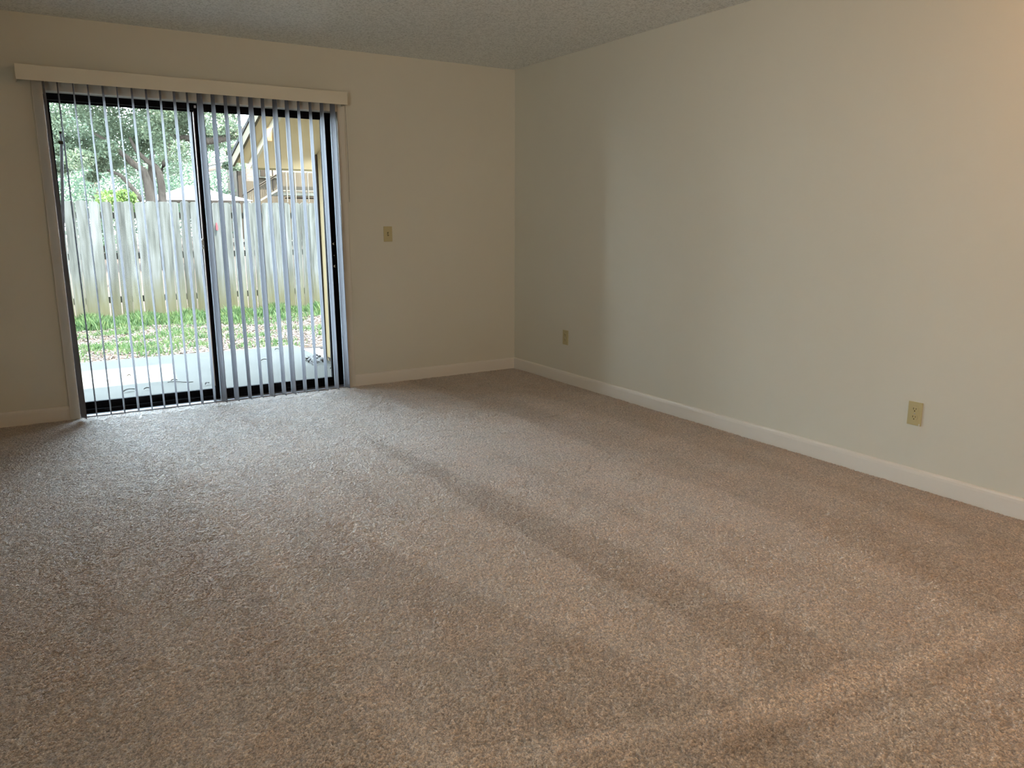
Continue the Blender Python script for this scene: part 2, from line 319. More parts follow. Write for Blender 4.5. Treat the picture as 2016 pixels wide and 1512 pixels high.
for (px, py) in ((383.5, 209.5), (85, 181)):
    c = onY(px, py, 0.075); P(MB().box((c[0]-0.006, 0.070, c[2]-0.010), (c[0]+0.006, 0.082, c[2]+0.006), 0.002), 'bumper', white_m, door)
# folded-up security bar hinged on the left jamb
b0 = onY(117, 480, 0.060); b1 = onY(121, 280, 0.060); b2 = onY(119, 262, 0.060)
b0[0] = OX0+0.02
sb = P(MB().tube([b0, b1], 0.0095, 10), 'security_bar', bar_m, door, True)
P(MB().tube([b1, b2], [0.0065, 0.0065], 10), 'bar_tip', mat('grey_rod', (0.2, 0.2, 0.22), 0.5), sb)
P(MB().tube([b1+(0, 0, -0.012), b1+(0, 0, 0.006)], 0.0155, 12), 'bar_collar', slot_m, sb)
P(MB().tube([b2+(0, 0, -0.004), b2+(0, 0, 0.010)], 0.0085, 10), 'rubber_tip', slot_m, sb)
P(MB().box((OX0, 0.045, b0[2]-0.035), (OX0+0.03, 0.078, b0[2]+0.02), 0.004), 'pivot_bracket', black_m, sb)

# ------------------------------------------------------------------ vertical blind
VX0, VX1, VZ0, VZ1 = -3.465, -1.480, 2.049, 2.134
blind = tag(empty('vertical_blind', (-2.47, -0.07, 2.09)), 'open vertical blind of pale vinyl slats under a cream valance over the glass door', 'blind')
q = MB(); q.box((VX0, -0.140, VZ0), (VX1, -0.136, VZ1), 0.001); q.box((VX0, -0.136, VZ0+0.002), (VX0+0.004, 0.0, VZ1)); q.box((VX1-0.004, -0.136, VZ0+0.002), (VX1, 0.0, VZ1)); q.box((VX0+0.004, -0.136, VZ1-0.005), (VX1-0.004, 0.0, VZ1))
val = P(q, 'valance', valance_m, blind)
c = onY(686, 187, -0.13); P(MB().box((VX1-0.002, -0.134, c[2]-0.010), (VX1+0.003, -0.120, c[2]+0.010), 0.001), 'valance_clip', mat('valance_clip_tan', (0.35, 0.3, 0.22), 0.5), val)
P(MB().box((VX0+0.03, -0.112, 2.072), (VX1-0.02, -0.066, 2.112), 0.003), 'headrail', mat('headrail_metal', (0.35, 0.34, 0.3), 0.5), blind)
SX = [-3.322, -3.250, -3.167, -3.088, -3.005, -2.925, -2.846, -2.765, -2.685, -2.603, -2.522, -2.456, -2.371, -2.285, -2.203, -2.128, -2.043, -1.969, -1.885, -1.800, -1.722, -1.642, -1.563]
SXT = [-3.327, -3.256, -3.174, -3.096, -3.015, -2.937, -2.855, -2.774, -2.693, -2.611, -2.533, -2.459, -2.377, -2.298, -2.218, -2.136, -2.056, -1.976, -1.894, -1.813, -1.731, -1.649, -1.571]
SA = [-15, -1, -0.6, -0.7, -3, 1.6, 0.4, 0.3, 1.3, -0.9, 1.3, -17, -8.5, -3.1, 0, -10, -3.1, -7.7, -1, 3.5, 3.9, -1.9, -9.4]
SAT = [-7, -1, -0.8, -0.8, -3.5, 2.0, -1, -1, 0.5, -1.9, 1.1, -17.3, -6.8, -3.6, -0.5, -9.6, -2.8, -8.5, -3.4, 3.5, 3.2, -1.1, -9.3]
SW, SY = 0.089, -0.084
for i in range(23):
    q = MB(); Z = [0.014, 0.35, 0.8, 1.3, 1.88, 2.066]; ns = 8; vsl = []; fsl = []
    for z in Z:
        t = (z-0.8)/1.08; a = math.radians(SA[i]+(SAT[i]-SA[i])*max(-0.4, min(1, t))); xc = SX[i]+(SXT[i]-SX[i])*t
        yc = SY - 0.010*(1-z/2.07)
        for k in range(ns+1):
            s = k/ns-0.5; sag = 0.0042*(1-4*s*s)
            wd = SW*(1.0 if z < 2.05 else 0.75)
            # along direction (sin a, cos a), bulge toward +x
            vsl.append((xc+math.sin(a)*s*wd+math.cos(a)*sag, yc+math.cos(a)*s*wd-math.sin(a)*sag, z))
    nz = len(Z); n1 = ns+1
    back = [(x-0.0008, y, z) for (x, y, z) in vsl]; N = len(vsl)
    for j in range(nz-1):
        for k in range(ns):
            a_ = j*n1+k; fsl.append((a_, a_+1, a_+n1+1, a_+n1)); fsl.append((N+a_, N+a_+n1, N+a_+n1+1, N+a_+1))
    for j in range(nz-1):
        a_ = j*n1; fsl.append((a_, a_+n1, N+a_+n1, N+a_)); a_ = j*n1+ns; fsl.append((a_, N+a_, N+a_+n1, a_+n1))
    for k in range(ns): fsl.append((k, N+k, N+k+1, k+1))
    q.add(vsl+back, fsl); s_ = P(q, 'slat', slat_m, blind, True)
    P(MB().box((SXT[i]-0.004, SY-0.006, 2.060), (SXT[i]+0.004, SY+0.006, 2.078)), 'hanger_clip', white_m, s_)
c0 = onY(679, 208, -0.075); c1 = onY(688, 398, -0.060)
pts = [c0+(c1-c0)*t+np.array([0.004*math.sin(math.pi*t), 0, 0]) for t in np.linspace(0, 1, 9)]
P(MB().tube(pts, 0.0013, 6), 'pull_cord', mat('cord_grey', (0.12, 0.11, 0.09), 0.8), blind)

# ------------------------------------------------------------------ switch and outlets
def plate_local(name, label, cat, loc, rz, kind):
    """built facing -y at the plate centre, then turned"""
    e = tag(empty(name, loc), label, cat); e.rotation_euler = (0, 0, rz)
    pw, ph = 0.035, 0.05715
    q = MB(); q.box((-pw, -0.0055, -ph), (pw, 0.0, ph), 0.002); q.build('cover_plate', almond_m, e)
    if kind == 'switch':
        MB().box((-0.0062, -0.0060, -0.0135), (0.0062, -0.005, 0.0135)).build('toggle_slot_shadow', slot_m, e)  # dark slot, also stands in for the shadow around the toggle
        q = MB(); q.prism([(-0.005, -0.010), (-0.007, -0.010), (-0.016, 0.006), (-0.014, 0.010), (-0.005, 0.006)], 'x', -0.0038, 0.0038); q.build('toggle', almond_m, e)
        for z in (0.030, -0.030): MB().tube([(0, -0.0050, z), (0, -0.0065, z)], 0.0035, 10).build('screw', almond_m, e)
    else:
        for z in (0.0195, -0.0195):
            pr = [(0.0172*math.cos(t), z+max(-0.0135, min(0.0135, 0.0172*math.sin(t)))) for t in [2*math.pi*k/24 for k in range(24)]]
            rc = MB().prism(pr, 'y', -0.0075, -0.004).build('receptacle', almond_m, e)
            q = MB(); q.box((-0.0078, -0.0079, z+0.000), (-0.0052, -0.0074, z+0.009)); q.box((0.0052, -0.0079, z+0.001), (0.0075, -0.0074, z+0.008))
            q.prism([(0.0028*math.cos(t), z-0.0065+0.0028*math.sin(t)) for t in [2*math.pi*k/10 for k in range(10)]], 'y', -0.0079, -0.0074)
            q.build('socket_slots', slot_m, rc)
        MB().tube([(0, -0.0050, 0), (0, -0.0068, 0)], 0.0032, 10).build('screw', alu_m, e)
    return e
plate_local('light_switch', 'almond light switch on the wall right of the blind', 'light switch', (-1.147, 0.0, 1.151), 0, 'switch')
ob = plate_local('wall_outlet', 'larger looking nearer almond duplex outlet low on the right wall', 'outlet', (0.0, -3.606, 0.356), math.pi/2*-1, 'outlet')
plate_local('wall_outlet', 'smaller looking almond duplex outlet near the room corner', 'outlet', (0.0, -0.752, 0.358), math.pi/2*-1, 'outlet')
MB().box((0.026, -0.0075, -0.056), (0.031, -0.0055, -0.046), 0.0005).build('paint_chip', white_m, ob)['label'] = 'pale chip on the plate corner'

# ------------------------------------------------------------------ carpet
dx = 0.0048
xs = np.arange(-3.98, -0.012, dx); ys = np.arange(-5.1, -0.001, dx); nx, ny = len(xs), len(ys)
X, Y = np.meshgrid(xs, ys)
jx = RNG.uniform(-0.42, 0.42, X.shape)*dx; jy = RNG.uniform(-0.42, 0.42, X.shape)*dx
jx[:, [0, -1]] = 0; jy[[0, -1], :] = 0
X = X+jx; Y = Y+jy
tuft = RNG.uniform(0, 1, X.shape)
def blur(a, k):
    for _ in range(k):
        a = (a+np.roll(a, 1, 0)+np.roll(a, -1, 0)+np.roll(a, 1, 1)+np.roll(a, -1, 1))/5
    return a
def smooth_noise(cell_x, cell_y, seed):
    g = np.random.default_rng(seed); gx = int(6/cell_x)+3; gy = int(6.5/cell_y)+3; a = g.uniform(-1, 1, (gy, gx))
    u = (X+5.0)/cell_x; v = (Y+5.8)/cell_y; i = np.clip(u.astype(int), 0, gx-2); j = np.clip(v.astype(int), 0, gy-2); fu = u-i; fv = v-j
    fu = fu*fu*(3-2*fu); fv = fv*fv*(3-2*fv)
    return (a[j, i]*(1-fu)+a[j, i+1]*fu)*(1-fv)+(a[j+1, i]*(1-fu)+a[j+1, i+1]*fu)*fv
Zc = -0.0065+0.0058*tuft+0.0016*smooth_noise(0.11, 0.16, 1)+0.0012*smooth_noise(0.035, 0.035, 2)
lay_light = 1.0+0.05*smooth_noise(0.22, 1.6, 3)+0.045*smooth_noise(0.13, 0.28, 4)+0.03*smooth_noise(0.05, 0.05, 5)
def stroke(pts, half, val, soft=0.03):
    """vacuum track along a polyline on the floor"""
    global lay_light
    best = np.full(X.shape, 9.0)
    for (ax, ay), (bx, by) in zip(pts[:-1], pts[1:]):
        d = np.array([bx-ax, by-ay]); L2 = (d**2).sum(); t = np.clip(((X-ax)*d[0]+(Y-ay)*d[1])/L2, 0, 1)
        best = np.minimum(best, np.hypot(X-ax-t*d[0], Y-ay-t*d[1]))
    lay_light = lay_light+val/(1+np.exp((best-half)/soft*2))
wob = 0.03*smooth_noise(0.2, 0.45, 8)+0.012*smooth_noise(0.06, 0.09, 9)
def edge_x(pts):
    """x of a track or light-zone edge at every carpet point, from (y, x) knots"""
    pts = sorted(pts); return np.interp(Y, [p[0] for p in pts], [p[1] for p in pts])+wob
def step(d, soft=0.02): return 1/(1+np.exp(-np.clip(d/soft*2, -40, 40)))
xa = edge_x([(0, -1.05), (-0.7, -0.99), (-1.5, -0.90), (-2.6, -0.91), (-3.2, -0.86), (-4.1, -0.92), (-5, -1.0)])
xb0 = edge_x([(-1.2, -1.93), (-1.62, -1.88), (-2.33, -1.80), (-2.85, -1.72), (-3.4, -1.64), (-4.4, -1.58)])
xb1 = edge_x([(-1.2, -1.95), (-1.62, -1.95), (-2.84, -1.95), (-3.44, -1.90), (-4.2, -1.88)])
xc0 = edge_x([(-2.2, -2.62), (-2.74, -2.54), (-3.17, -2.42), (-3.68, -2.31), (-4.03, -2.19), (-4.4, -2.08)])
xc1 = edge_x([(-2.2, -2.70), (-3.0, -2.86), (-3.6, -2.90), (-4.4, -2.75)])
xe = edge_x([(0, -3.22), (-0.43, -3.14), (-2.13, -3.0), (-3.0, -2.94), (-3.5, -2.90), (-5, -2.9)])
lay_light = lay_light+0.13  # door light on the middle carpet painted in with the pile lay
lay_light = lay_light-0.21*step(X-xa, 0.03)
lay_light = lay_light-0.23*step(X-xb1)*step(xb0-X)*(Y < -1.35)*(Y > -4.42)
lay_light = lay_light-0.22*step(X-xc1, 0.04)*step(xc0-X)*step(-2.35-Y, 0.12)
lay_light = lay_light-0.26*step(xe-X, 0.05)  # left of the door light, shade painted in with the pile lay
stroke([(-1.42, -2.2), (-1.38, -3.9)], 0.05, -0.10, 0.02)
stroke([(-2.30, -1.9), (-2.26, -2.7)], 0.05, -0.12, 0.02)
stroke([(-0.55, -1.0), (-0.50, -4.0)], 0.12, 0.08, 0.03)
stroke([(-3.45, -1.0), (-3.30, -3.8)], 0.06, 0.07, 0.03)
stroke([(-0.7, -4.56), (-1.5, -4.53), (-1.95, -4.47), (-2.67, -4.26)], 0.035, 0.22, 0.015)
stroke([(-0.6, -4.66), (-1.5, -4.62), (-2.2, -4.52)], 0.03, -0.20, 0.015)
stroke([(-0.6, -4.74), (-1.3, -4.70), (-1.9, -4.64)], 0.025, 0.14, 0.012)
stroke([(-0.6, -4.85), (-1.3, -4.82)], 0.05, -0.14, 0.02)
def groove(cx, cy, rad, a0, a1, wd=0.005, dep=0.004, dk=0.22):
    global lay_light, Zc
    dx_, dy_ = X-cx, Y-cy; ang = np.degrees(np.arctan2(dy_, dx_)); d = np.abs(np.hypot(dx_, dy_)-rad)
    k = np.exp(-(d/wd)**2)*((ang > a0) & (ang < a1)); lay_light = lay_light-dk*k; Zc = Zc-dep*k
for i in range(23):
    groove(SX[i]+0.015, -0.085, 0.058+0.012*((i*37) % 5)/5, -100, -18, 0.006)
gr = random.Random(5)
for k in range(60):
    groove(gr.uniform(-3.1, -0.7), gr.uniform(-2.7, -0.35), gr.uniform(0.05, 0.28), (a := gr.uniform(-170, 120)), a+gr.uniform(20, 70), 0.006, 0.003, 0.15)
edge = np.exp(-np.abs(Y)/0.012); Zc = Zc-0.003*edge
idx = np.arange(nx*ny).reshape(ny, nx)
F = np.stack([idx[:-1, :-1], idx[:-1, 1:], idx[1:, 1:], idx[1:, :-1]], -1).reshape(-1, 4)
kp = (Y+3.78+(X+3.74)*0.63)[:-1, :-1].ravel() > 0; F = F[kp]
V = np.stack([X, Y, Zc], -1).reshape(-1, 3)
carpet = fast_mesh('carpet', V, F, carpet_m, None, {'lay_light': lay_light.ravel(), 'tuft': (0.40+1.14*tuft).ravel()})  # low tufts get darker colour: shade between tufts painted in
tag(carpet, 'brown beige twist pile carpet covering the room floor', 'carpet', kind='stuff')
q = MB().box((XL, YR, -0.02), (-0.013, -0.001, -0.0105)).build('carpet_backing', carpet_m); struct(q); q.name = 'floor_underlay'
for an, vv in (('lay_light', 1.0), ('tuft', 1.0)):
    a_ = q.data.attributes.new(an, 'FLOAT', 'POINT'); a_.data.foreach_set('value', [vv]*len(q.data.vertices))

# ------------------------------------------------------------------ outside: ground
struct(MB().box((-7.5, 0.17, -0.2), (-1.17, 2.55, -0.05), 0.006).build('patio_slab', slab_m))
def gz(y): return -0.085-0.012*(y-2.5)
gxs = np.linspace(-12, 14, 260); gys = np.concatenate([np.linspace(0.2, 7, 120), np.linspace(7.3, 60, 60)])
GX, GY = np.meshgrid(gxs, gys); GZ = np.where(GY < 7, -0.085-0.012*(GY-2.5), -0.14-0.0*(GY-7))+RNG.uniform(-0.008, 0.008, GX.shape)
gi = np.arange(GX.size).reshape(GX.shape); GF = np.stack([gi[:-1, :-1], gi[:-1, 1:], gi[1:, 1:], gi[1:, :-1]], -1).reshape(-1, 4)
keep = ~((GX[:-1, :-1].ravel() < -1.0) & (GY[:-1, :-1].ravel() < 2.40) & (GX[:-1, :-1].ravel() > -7.4))
struct(fast_mesh('yard_ground', np.stack([GX, GY, GZ], -1).reshape(-1, 3), GF[keep], dirt_m))

def blades(n, xf, yf, hf, wid, lean=0.6):
    x = xf(n); y = yf(n); hh = hf(n, x, y); a = RNG.uniform(0, 2*np.pi, n); l = RNG.uniform(0.1, lean, n)*hh; b = RNG.uniform(0, 2*np.pi, n)
    z = -0.085-0.012*(y-2.5)-0.006; c, s = np.cos(a)*wid/2, np.sin(a)*wid/2
    A = np.stack([x-c, y-s, z], -1); B = np.stack([x+c, y+s, z], -1)
    C_ = np.stack([x+c*0.7+np.cos(b)*l*0.4, y+s*0.7+np.sin(b)*l*0.4, z+hh*0.6], -1); D = np.stack([x+np.cos(b)*l, y+np.sin(b)*l, z+hh], -1)
    return np.stack([A, B, C_, D], 1).reshape(-1, 3), np.arange(4*n).reshape(-1, 4)
def patchy(n, yc, ysd, ymin, ymax):
    cx = RNG.uniform(-4.0, 1.5, 90); cy = np.clip(RNG.normal(yc, ysd, 90), ymin, ymax); k = RNG.integers(0, 90, n)
    return cx[k]+RNG.normal(0, 0.13, n), np.clip(cy[k]+RNG.normal(0, 0.09, n), 2.62, 6.44)
px1, py1 = patchy(17000, 6.0, 0.32, 5.2, 6.4); px2, py2 = patchy(15000, 4.4, 1.0, 2.7, 5.6)
v1, f1 = blades(17000, lambda n: px1, lambda n: py1, lambda n, x, y: RNG.uniform(0.04, 0.17, n)*(0.6+0.4*np.sin(x*5)**2), 0.014)
v2, f2 = blades(15000, lambda n: px2, lambda n: py2, lambda n, x, y: RNG.uniform(0.02, 0.07, n), 0.010)
tag(fast_mesh('grass', np.vstack([v1, v2]), np.vstack([f1, f2+len(v1)]), grass_m), 'green grass and weeds growing along the foot of the fence', 'grass', kind='stuff')
def flakes(n, x0, x1, y0, y1, zf, size, tilt=0.5, seed=3):
    g = np.random.default_rng(seed); c = np.stack([g.uniform(x0, x1, n), g.uniform(y0, y1, n)], -1); z = zf(c[:, 0], c[:, 1])+g.uniform(0.004, 0.015, n)
    a = g.uniform(0, 2*np.pi, n); L = g.uniform(0.5, 1.3, n)*size; W_ = L*g.uniform(0.3, 0.55, n)
    ex = np.stack([np.cos(a), np.sin(a), g.uniform(-tilt, tilt, n)], -1); ey = np.stack([-np.sin(a), np.cos(a), g.uniform(-tilt, tilt, n)], -1)
    c3 = np.concatenate([c, z[:, None]], -1)
    v = np.stack([c3-ex*L[:, None]/2, c3-ey*W_[:, None]/2, c3+ex*L[:, None]/2, c3+ey*W_[:, None]/2], 1).reshape(-1, 3)
    return v, np.arange(4*n).reshape(-1, 4)
v, f_ = flakes(34000, -4.6, 1.6, 2.58, 6.4, lambda x, y: -0.085-0.012*(y-2.5), 0.034)
tag(fast_mesh('leaf_litter', v, f_, litter_m), 'pale brown leaf litter scattered over the bare yard soil', 'leaf litter', kind='stuff')

# dry leaves and twigs lying on the slab, each a thing
def dry_leaf(px, py, L, ang, label, kind='leaf'):
    d = fw + rt*(px-1008)/FPX + up*(756-py)/FPX; p = CAM + d*(-0.05-CAM[2])/d[2]
    q = MB(); n_ = 6; vv = []
    if kind == 'leaf':
        for k in range(n_+1):
            t = k/n_; wd = L*0.30*math.sin(math.pi*min(0.98, t+0.02))**0.7; zz = 0.006+0.010*math.sin(t*3.0)
            vv += [((t-0.5)*L, -wd/2, zz+0.006), ((t-0.5)*L, 0, zz), ((t-0.5)*L, wd/2, zz+0.007)]
        fs = []
        for k in range(n_):
            for j in range(2): a_ = k*3+j; fs.append((a_, a_+1, a_+4, a_+3))
        q.add(vv, fs)
    else:
        q.tube([((t-0.5)*L, 0.01*math.sin(t*7), 0.005+0.003*math.sin(t*5)) for t in np.linspace(0, 1, 7)], 0.0028, 5)
    o = q.build('dry_leaf' if kind == 'leaf' else 'twig', dryleaf_m); o.location = (p[0], p[1], -0.05); o.rotation_euler = (0, 0, ang)
    tag(o, label, 'leaf' if kind == 'leaf' else 'twig')
dry_leaf(254, 771, 0.10, 0.5, 'largest curled dry leaf on the slab, left half near the sill')
dry_leaf(290, 768, 0.05, -0.3, 'small dry leaf just right of the largest leaf on the slab')
dry_leaf(408, 758, 0.07, 0.9, 'narrow dark dry leaf just left of the door meeting stile')
dry_leaf(520, 711, 0.06, 0.1, 'dark dry leaf on the middle of the shaded slab')
dry_leaf(343, 751, 0.05, -0.2, 'tiny dry leaf beside the twig on the slab')
dry_leaf(355, 753, 0.20, -0.45, 'long thin twig lying on the slab', 'twig')
dry_leaf(545, 690, 0.05, 0.4, 'small dry leaf on the slab by the sunlit edge')
dry_leaf(254, 742, 0.035, 0.4, 'tiny dry leaf lying in the sunlit patch of slab')
dry_leaf(655, 727, 0.05, 0.2, 'dry leaf on the slab in front of the tan wing wall')
v, f_ = flakes(110, -1.38, -1.19, 1.25, 1.62, lambda x, y: -0.05+0.0*x+np.maximum(0, 0.03-np.abs(x+1.25)*0.25), 0.045, 0.8, 9)
tag(fast_mesh('leaf_pile', v, f_, litter_m), 'small heap of dry leaves at the foot of the tan wing wall', 'leaf pile', kind='stuff')

# ------------------------------------------------------------------ outside: fence with single pickets
fence = tag(empty('wooden_fence', (-1.3, 6.5, -0.14)), 'weathered grey dog-eared wooden privacy fence across the yard', 'fence')
def picket_mesh(seed):
    g = random.Random(seed); wv = g.uniform(0.128, 0.140); hv = 1.63; ear = g.uniform(0.022, 0.034); bow = g.uniform(-0.006, 0.006)
    zs = [0, 0.55, 1.1, hv-ear]; L = [(-wv/2+bow*math.sin(z*2)+g.uniform(-.002, .002), z) for z in zs]; R = [(wv/2+bow*math.sin(z*2)+g.uniform(-.002, .002), z) for z in zs]
    top = [(wv/2-ear*0.5, hv-ear*0.3), (wv/2-ear*1.1, hv), (-wv/2+ear*1.1, hv), (-wv/2+ear*0.5, hv-ear*0.3)]
    pr = L[:1]+R+top+L[1:][::-1]
    q = MB().prism(pr, 'y', -0.009, 0.009); me = bpy.data.meshes.new('picket'); me.from_pydata(q.v, [], q.f); me.materials.append(picket_m); return me
pm = [picket_mesh(k) for k in range(9)]
gp = random.Random(11); x = -2.833-0.144*14+0.072
for k in range(46):
    o = bpy.data.objects.new('picket', pm[gp.randrange(9)]); COL.objects.link(o); o.parent = fence
    o.location = (x+gp.uniform(-0.003, 0.003)+1.3, gp.uniform(-0.004, 0.004), 0.005+gp.uniform(-0.012, 0.010)); o.rotation_euler = (0, gp.uniform(-0.008, 0.008), 0); x += 0.144
x1_ = x
for z in (0.25, 0.85, 1.40): P(MB().box((-5.0, 6.515, -0.14+z), (x1_, 6.555, -0.14+z+0.085)), 'rail', rail_m, fence)
for xp in (-4.3, -1.95, 0.45): P(MB().box((xp, 6.556, -0.2), (xp+0.09, 6.646, 1.42)), 'post', rail_m, fence)
c = onY(427, 446, 6.47)
q = MB(); q.prism([(c[0]-0.012, c[2]-0.05), (c[0]+0.012, c[2]-0.055), (c[0]+0.015, c[2]+0.0), (c[0]+0.004, c[2]+0.052), (c[0]-0.010, c[2]+0.05), (c[0]-0.014, c[2]+0.0)], 'y', 6.470, 6.484)
rb_ = tag(q.build('ribbon', red_m), 'small faded red ribbon tied to a fence picket', 'ribbon')

# ------------------------------------------------------------------ outside: wing wall and lean-to porch roof
wing = tag(empty('porch_wing_wall', (-1.10, 0.8, -0.05)), 'tan porch side wall with a brown corner strip beside the patio', 'wall')
P(MB().prism([(0.15, -0.12), (1.5, -0.12), (1.5, 1.842), (0.15, 2.30)], 'x', -1.17, -1.03), 'wall_panel', stucco_m, wing)
P(MB().box((-1.185, 1.49, -0.06), (-1.03, 1.52, 1.83)), 'corner_trim', brown_m, wing)
P(MB().box((-1.174, 0.16, 1.79), (-1.17, 1.48, 1.83)), 'seam_batten', stucco_m, wing).hide_render = False
roof = tag(empty('porch_roof', (-0.9, 1.0, 1.9)), 'lean-to porch roof with cream rake boards and tan plywood underside', 'roof')
def rake(dx_, y): return 1.7185+0.34*(1.84-y)          # underside height along the slope
def slope_box(x0, x1, y0, y1, below, above, name, m_):
    q = MB(); a = [(y0, rake(0, y0)+below), (y1, rake(0, y1)+below), (y1, rake(0, y1)+above), (y0, rake(0, y0)+above)]
    q.prism(a, 'x', x0, x1); return P(q, name, m_, roof)
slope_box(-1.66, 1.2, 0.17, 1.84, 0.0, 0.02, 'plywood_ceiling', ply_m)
slope_box(-1.685, -1.66, 0.17, 1.86, -0.002, 0.075, 'inner_rake_board', rake_m)
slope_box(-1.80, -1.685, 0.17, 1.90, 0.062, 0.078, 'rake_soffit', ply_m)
slope_box(-1.822, -1.80, 0.17, 1.92, 0.035, 0.115, 'outer_rake_board', fascia_m)
slope_box(-1.83, 1.2, 0.17, 1.95, 0.117, 0.150, 'shingle_layer', shingle_m)
P(MB().box((-1.66, 1.84, 1.702), (1.2, 1.862, 1.735)), 'eave_trim', mat('eave_trim_olive', (0.14, 0.11, 0.055), 0.8), roof)
struct(MB().box((-7.5, 0.14, 2.44), (1.5, 0.46, 2.56)).build('eave', fascia_m))
struct(MB().box((-1.9, 0.14, 2.20), (1.3, 0.26, 2.44)).build('sun_gap_filler', fascia_m))  # unseen board added to stop sun leaking in above the porch roof
struct(MB().box((-9.0, 0.44, 5.2), (-0.2, 1.06, 5.35)).build('shade_strip', fascia_m))  # unseen slab added overhead only to cast the far shade band

# ------------------------------------------------------------------ outside: buildings beyond the fence (about 40 m off)
D = 34.0
nb_ = tag(empty('apartment_building', tuple(onY(540, 430, D))), 'tan two-storey apartment building with stairs and a balcony beyond the fence', 'building')
def pbox(name, m_, px0, py0, px1, py1, y, th, par=None, d=D):
    a = onY(px0, py0, y); b = onY(px1, py1, y)
    return P(MB().box((a[0], y, a[2]), (b[0], y+th, b[2])), name, m_, par or nb_)
pbox('siding_wall', siding_m, 497, 290, 760, 470, D+2.2, 6)
pbox('brick_wall', far_brick_m, 483, 322, 508, 470, D+1.6, 0.3)
pbox('stair_panel', siding_m, 483, 356, 512, 470, D+0.9, 0.15)
wn_ = pbox('door_frame', cream_m, 509, 322, 549, 351, D+2.05, 0.12)
pbox('entry_door', brown_m, 512, 326, 523, 347, D+2.0, 0.05, wn_)
pbox('entry_door', mat('tan_door', (0.16, 0.10, 0.05), 0.6), 525, 326, 546, 347, D+2.0, 0.05, wn_)
pbox('lintel', brown_m, 497, 308, 560, 322, D+1.9, 0.3)
pbox('balcony_wall', siding_m, 553, 341, 700, 377, D+0.3, 0.15)
pbox('balcony_beam', cream_m, 550, 378, 700, 387, D+0.1, 1.5)
pbox('under_beam', brown_m, 575, 388, 700, 392, D+0.4, 1.2)
rl = pbox('balcony_top_rail', cream_m, 553, 338.5, 700, 340.5, D, 0.08)
pbox('balcony_bottom_rail', cream_m, 553, 375.5, 700, 377, D, 0.08)
for px in (564, 581, 598, 606, 640, 670): pbox('balcony_post', cream_m, px, 338, px+2.0, 398, D-0.05, 0.08)
pbox('support_post', brown_m, 601, 387, 606, 470, D+0.3, 0.25)
pbox('landing_post', brown_m, 536, 331, 540, 376, D, 0.15)
pbox('wall_lamp', metalroof_m, 480.5, 313, 485, 319, D-0.2, 0.12)
# stairs: two sloping rails, treads line, balusters
def pbar(name, m_, a, b, wpx, y=D, th=0.10, par=None):
    p0 = onY(*a, y); p1 = onY(*b, y); wz = wpx/38.0
    q = MB().prism([(p0[0], p0[2]), (p1[0], p1[2]), (p1[0], p1[2]+wz), (p0[0], p0[2]+wz)], 'y', y, y+th); return P(q, name, m_, par or nb_)
pbar('handrail', brown_m, (458, 399), (545, 346), 3.6); pbar('handrail_edge', siding_m, (458, 399.6), (545, 346.8), 0.8, D-0.05); pbar('handrail_edge', siding_m, (458, 396), (545, 343), 0.7, D-0.05)
pbar('stair_stringer', cream_m, (490, 410), (547, 376), 3.0)
for k in range(15):
    px = 488+k*4.1; yt_ = 396-(px-463)*(53/82.0)-2; yb_ = yt_+29
    pbox('baluster', cream_m if k < 4 else siding_m, px, yt_, px+1.3, yb_, D+0.02, 0.05)
lr = tag(empty('porch_awning_roof', tuple(onY(450, 330, D-1.0))), 'long white edged eave on brown posts left of the apartment stairs', 'roof')
def lbar(name, m_, a, b, wpx, y, th):
    p0 = onY(*a, y); p1 = onY(*b, y); wz = wpx/38.0
    return P(MB().prism([(p0[0], p0[2]), (p1[0], p1[2]), (p1[0], p1[2]+wz), (p0[0], p0[2]+wz)], 'y', y, y+th), name, m_, lr)
lbar('fascia_board', metalroof_m, (405, 334), (505, 309), 6, D-0.6, 0.12); lbar('gutter', brown_m, (405, 328.5), (505, 303.5), 1.0, D-0.7, 0.12)
lbar('soffit_board', far_brick_m, (405, 340), (505, 316), 5, D-0.4, 2.2)
pbox('support_post', brown_m, 473, 318, 477, 470, D-0.45, 0.25, lr)

tent = tag(empty('carport_roof', tuple(onY(388, 400, 26))), 'bright white hipped carport roof just above the fence', 'roof')
a = onY(306, 394, 26); b = onY(388, 365, 26); c = onY(472, 398, 26); zb_ = a[2]-0.02
q = MB().add([(a[0], 24, zb_), (c[0], 24, zb_), (c[0], 31, zb_), (a[0], 31, zb_), (b[0]-0.25, 26.4, b[2]+0.02), (b[0]+0.25, 28.0, b[2]+0.02)], [(0, 1, 4), (1, 2, 5, 4), (2, 3, 5), (3, 0, 4, 5), (0, 3, 2, 1)])
P(q, 'roof_sheet', metalroof_m, tent)
for xx in (a[0]+0.1, c[0]-0.1): P(MB().box((xx-0.05, 24.1, -0.15), (xx+0.05, 24.2, zb_+0.02)), 'support_post', metalroof_m, tent)

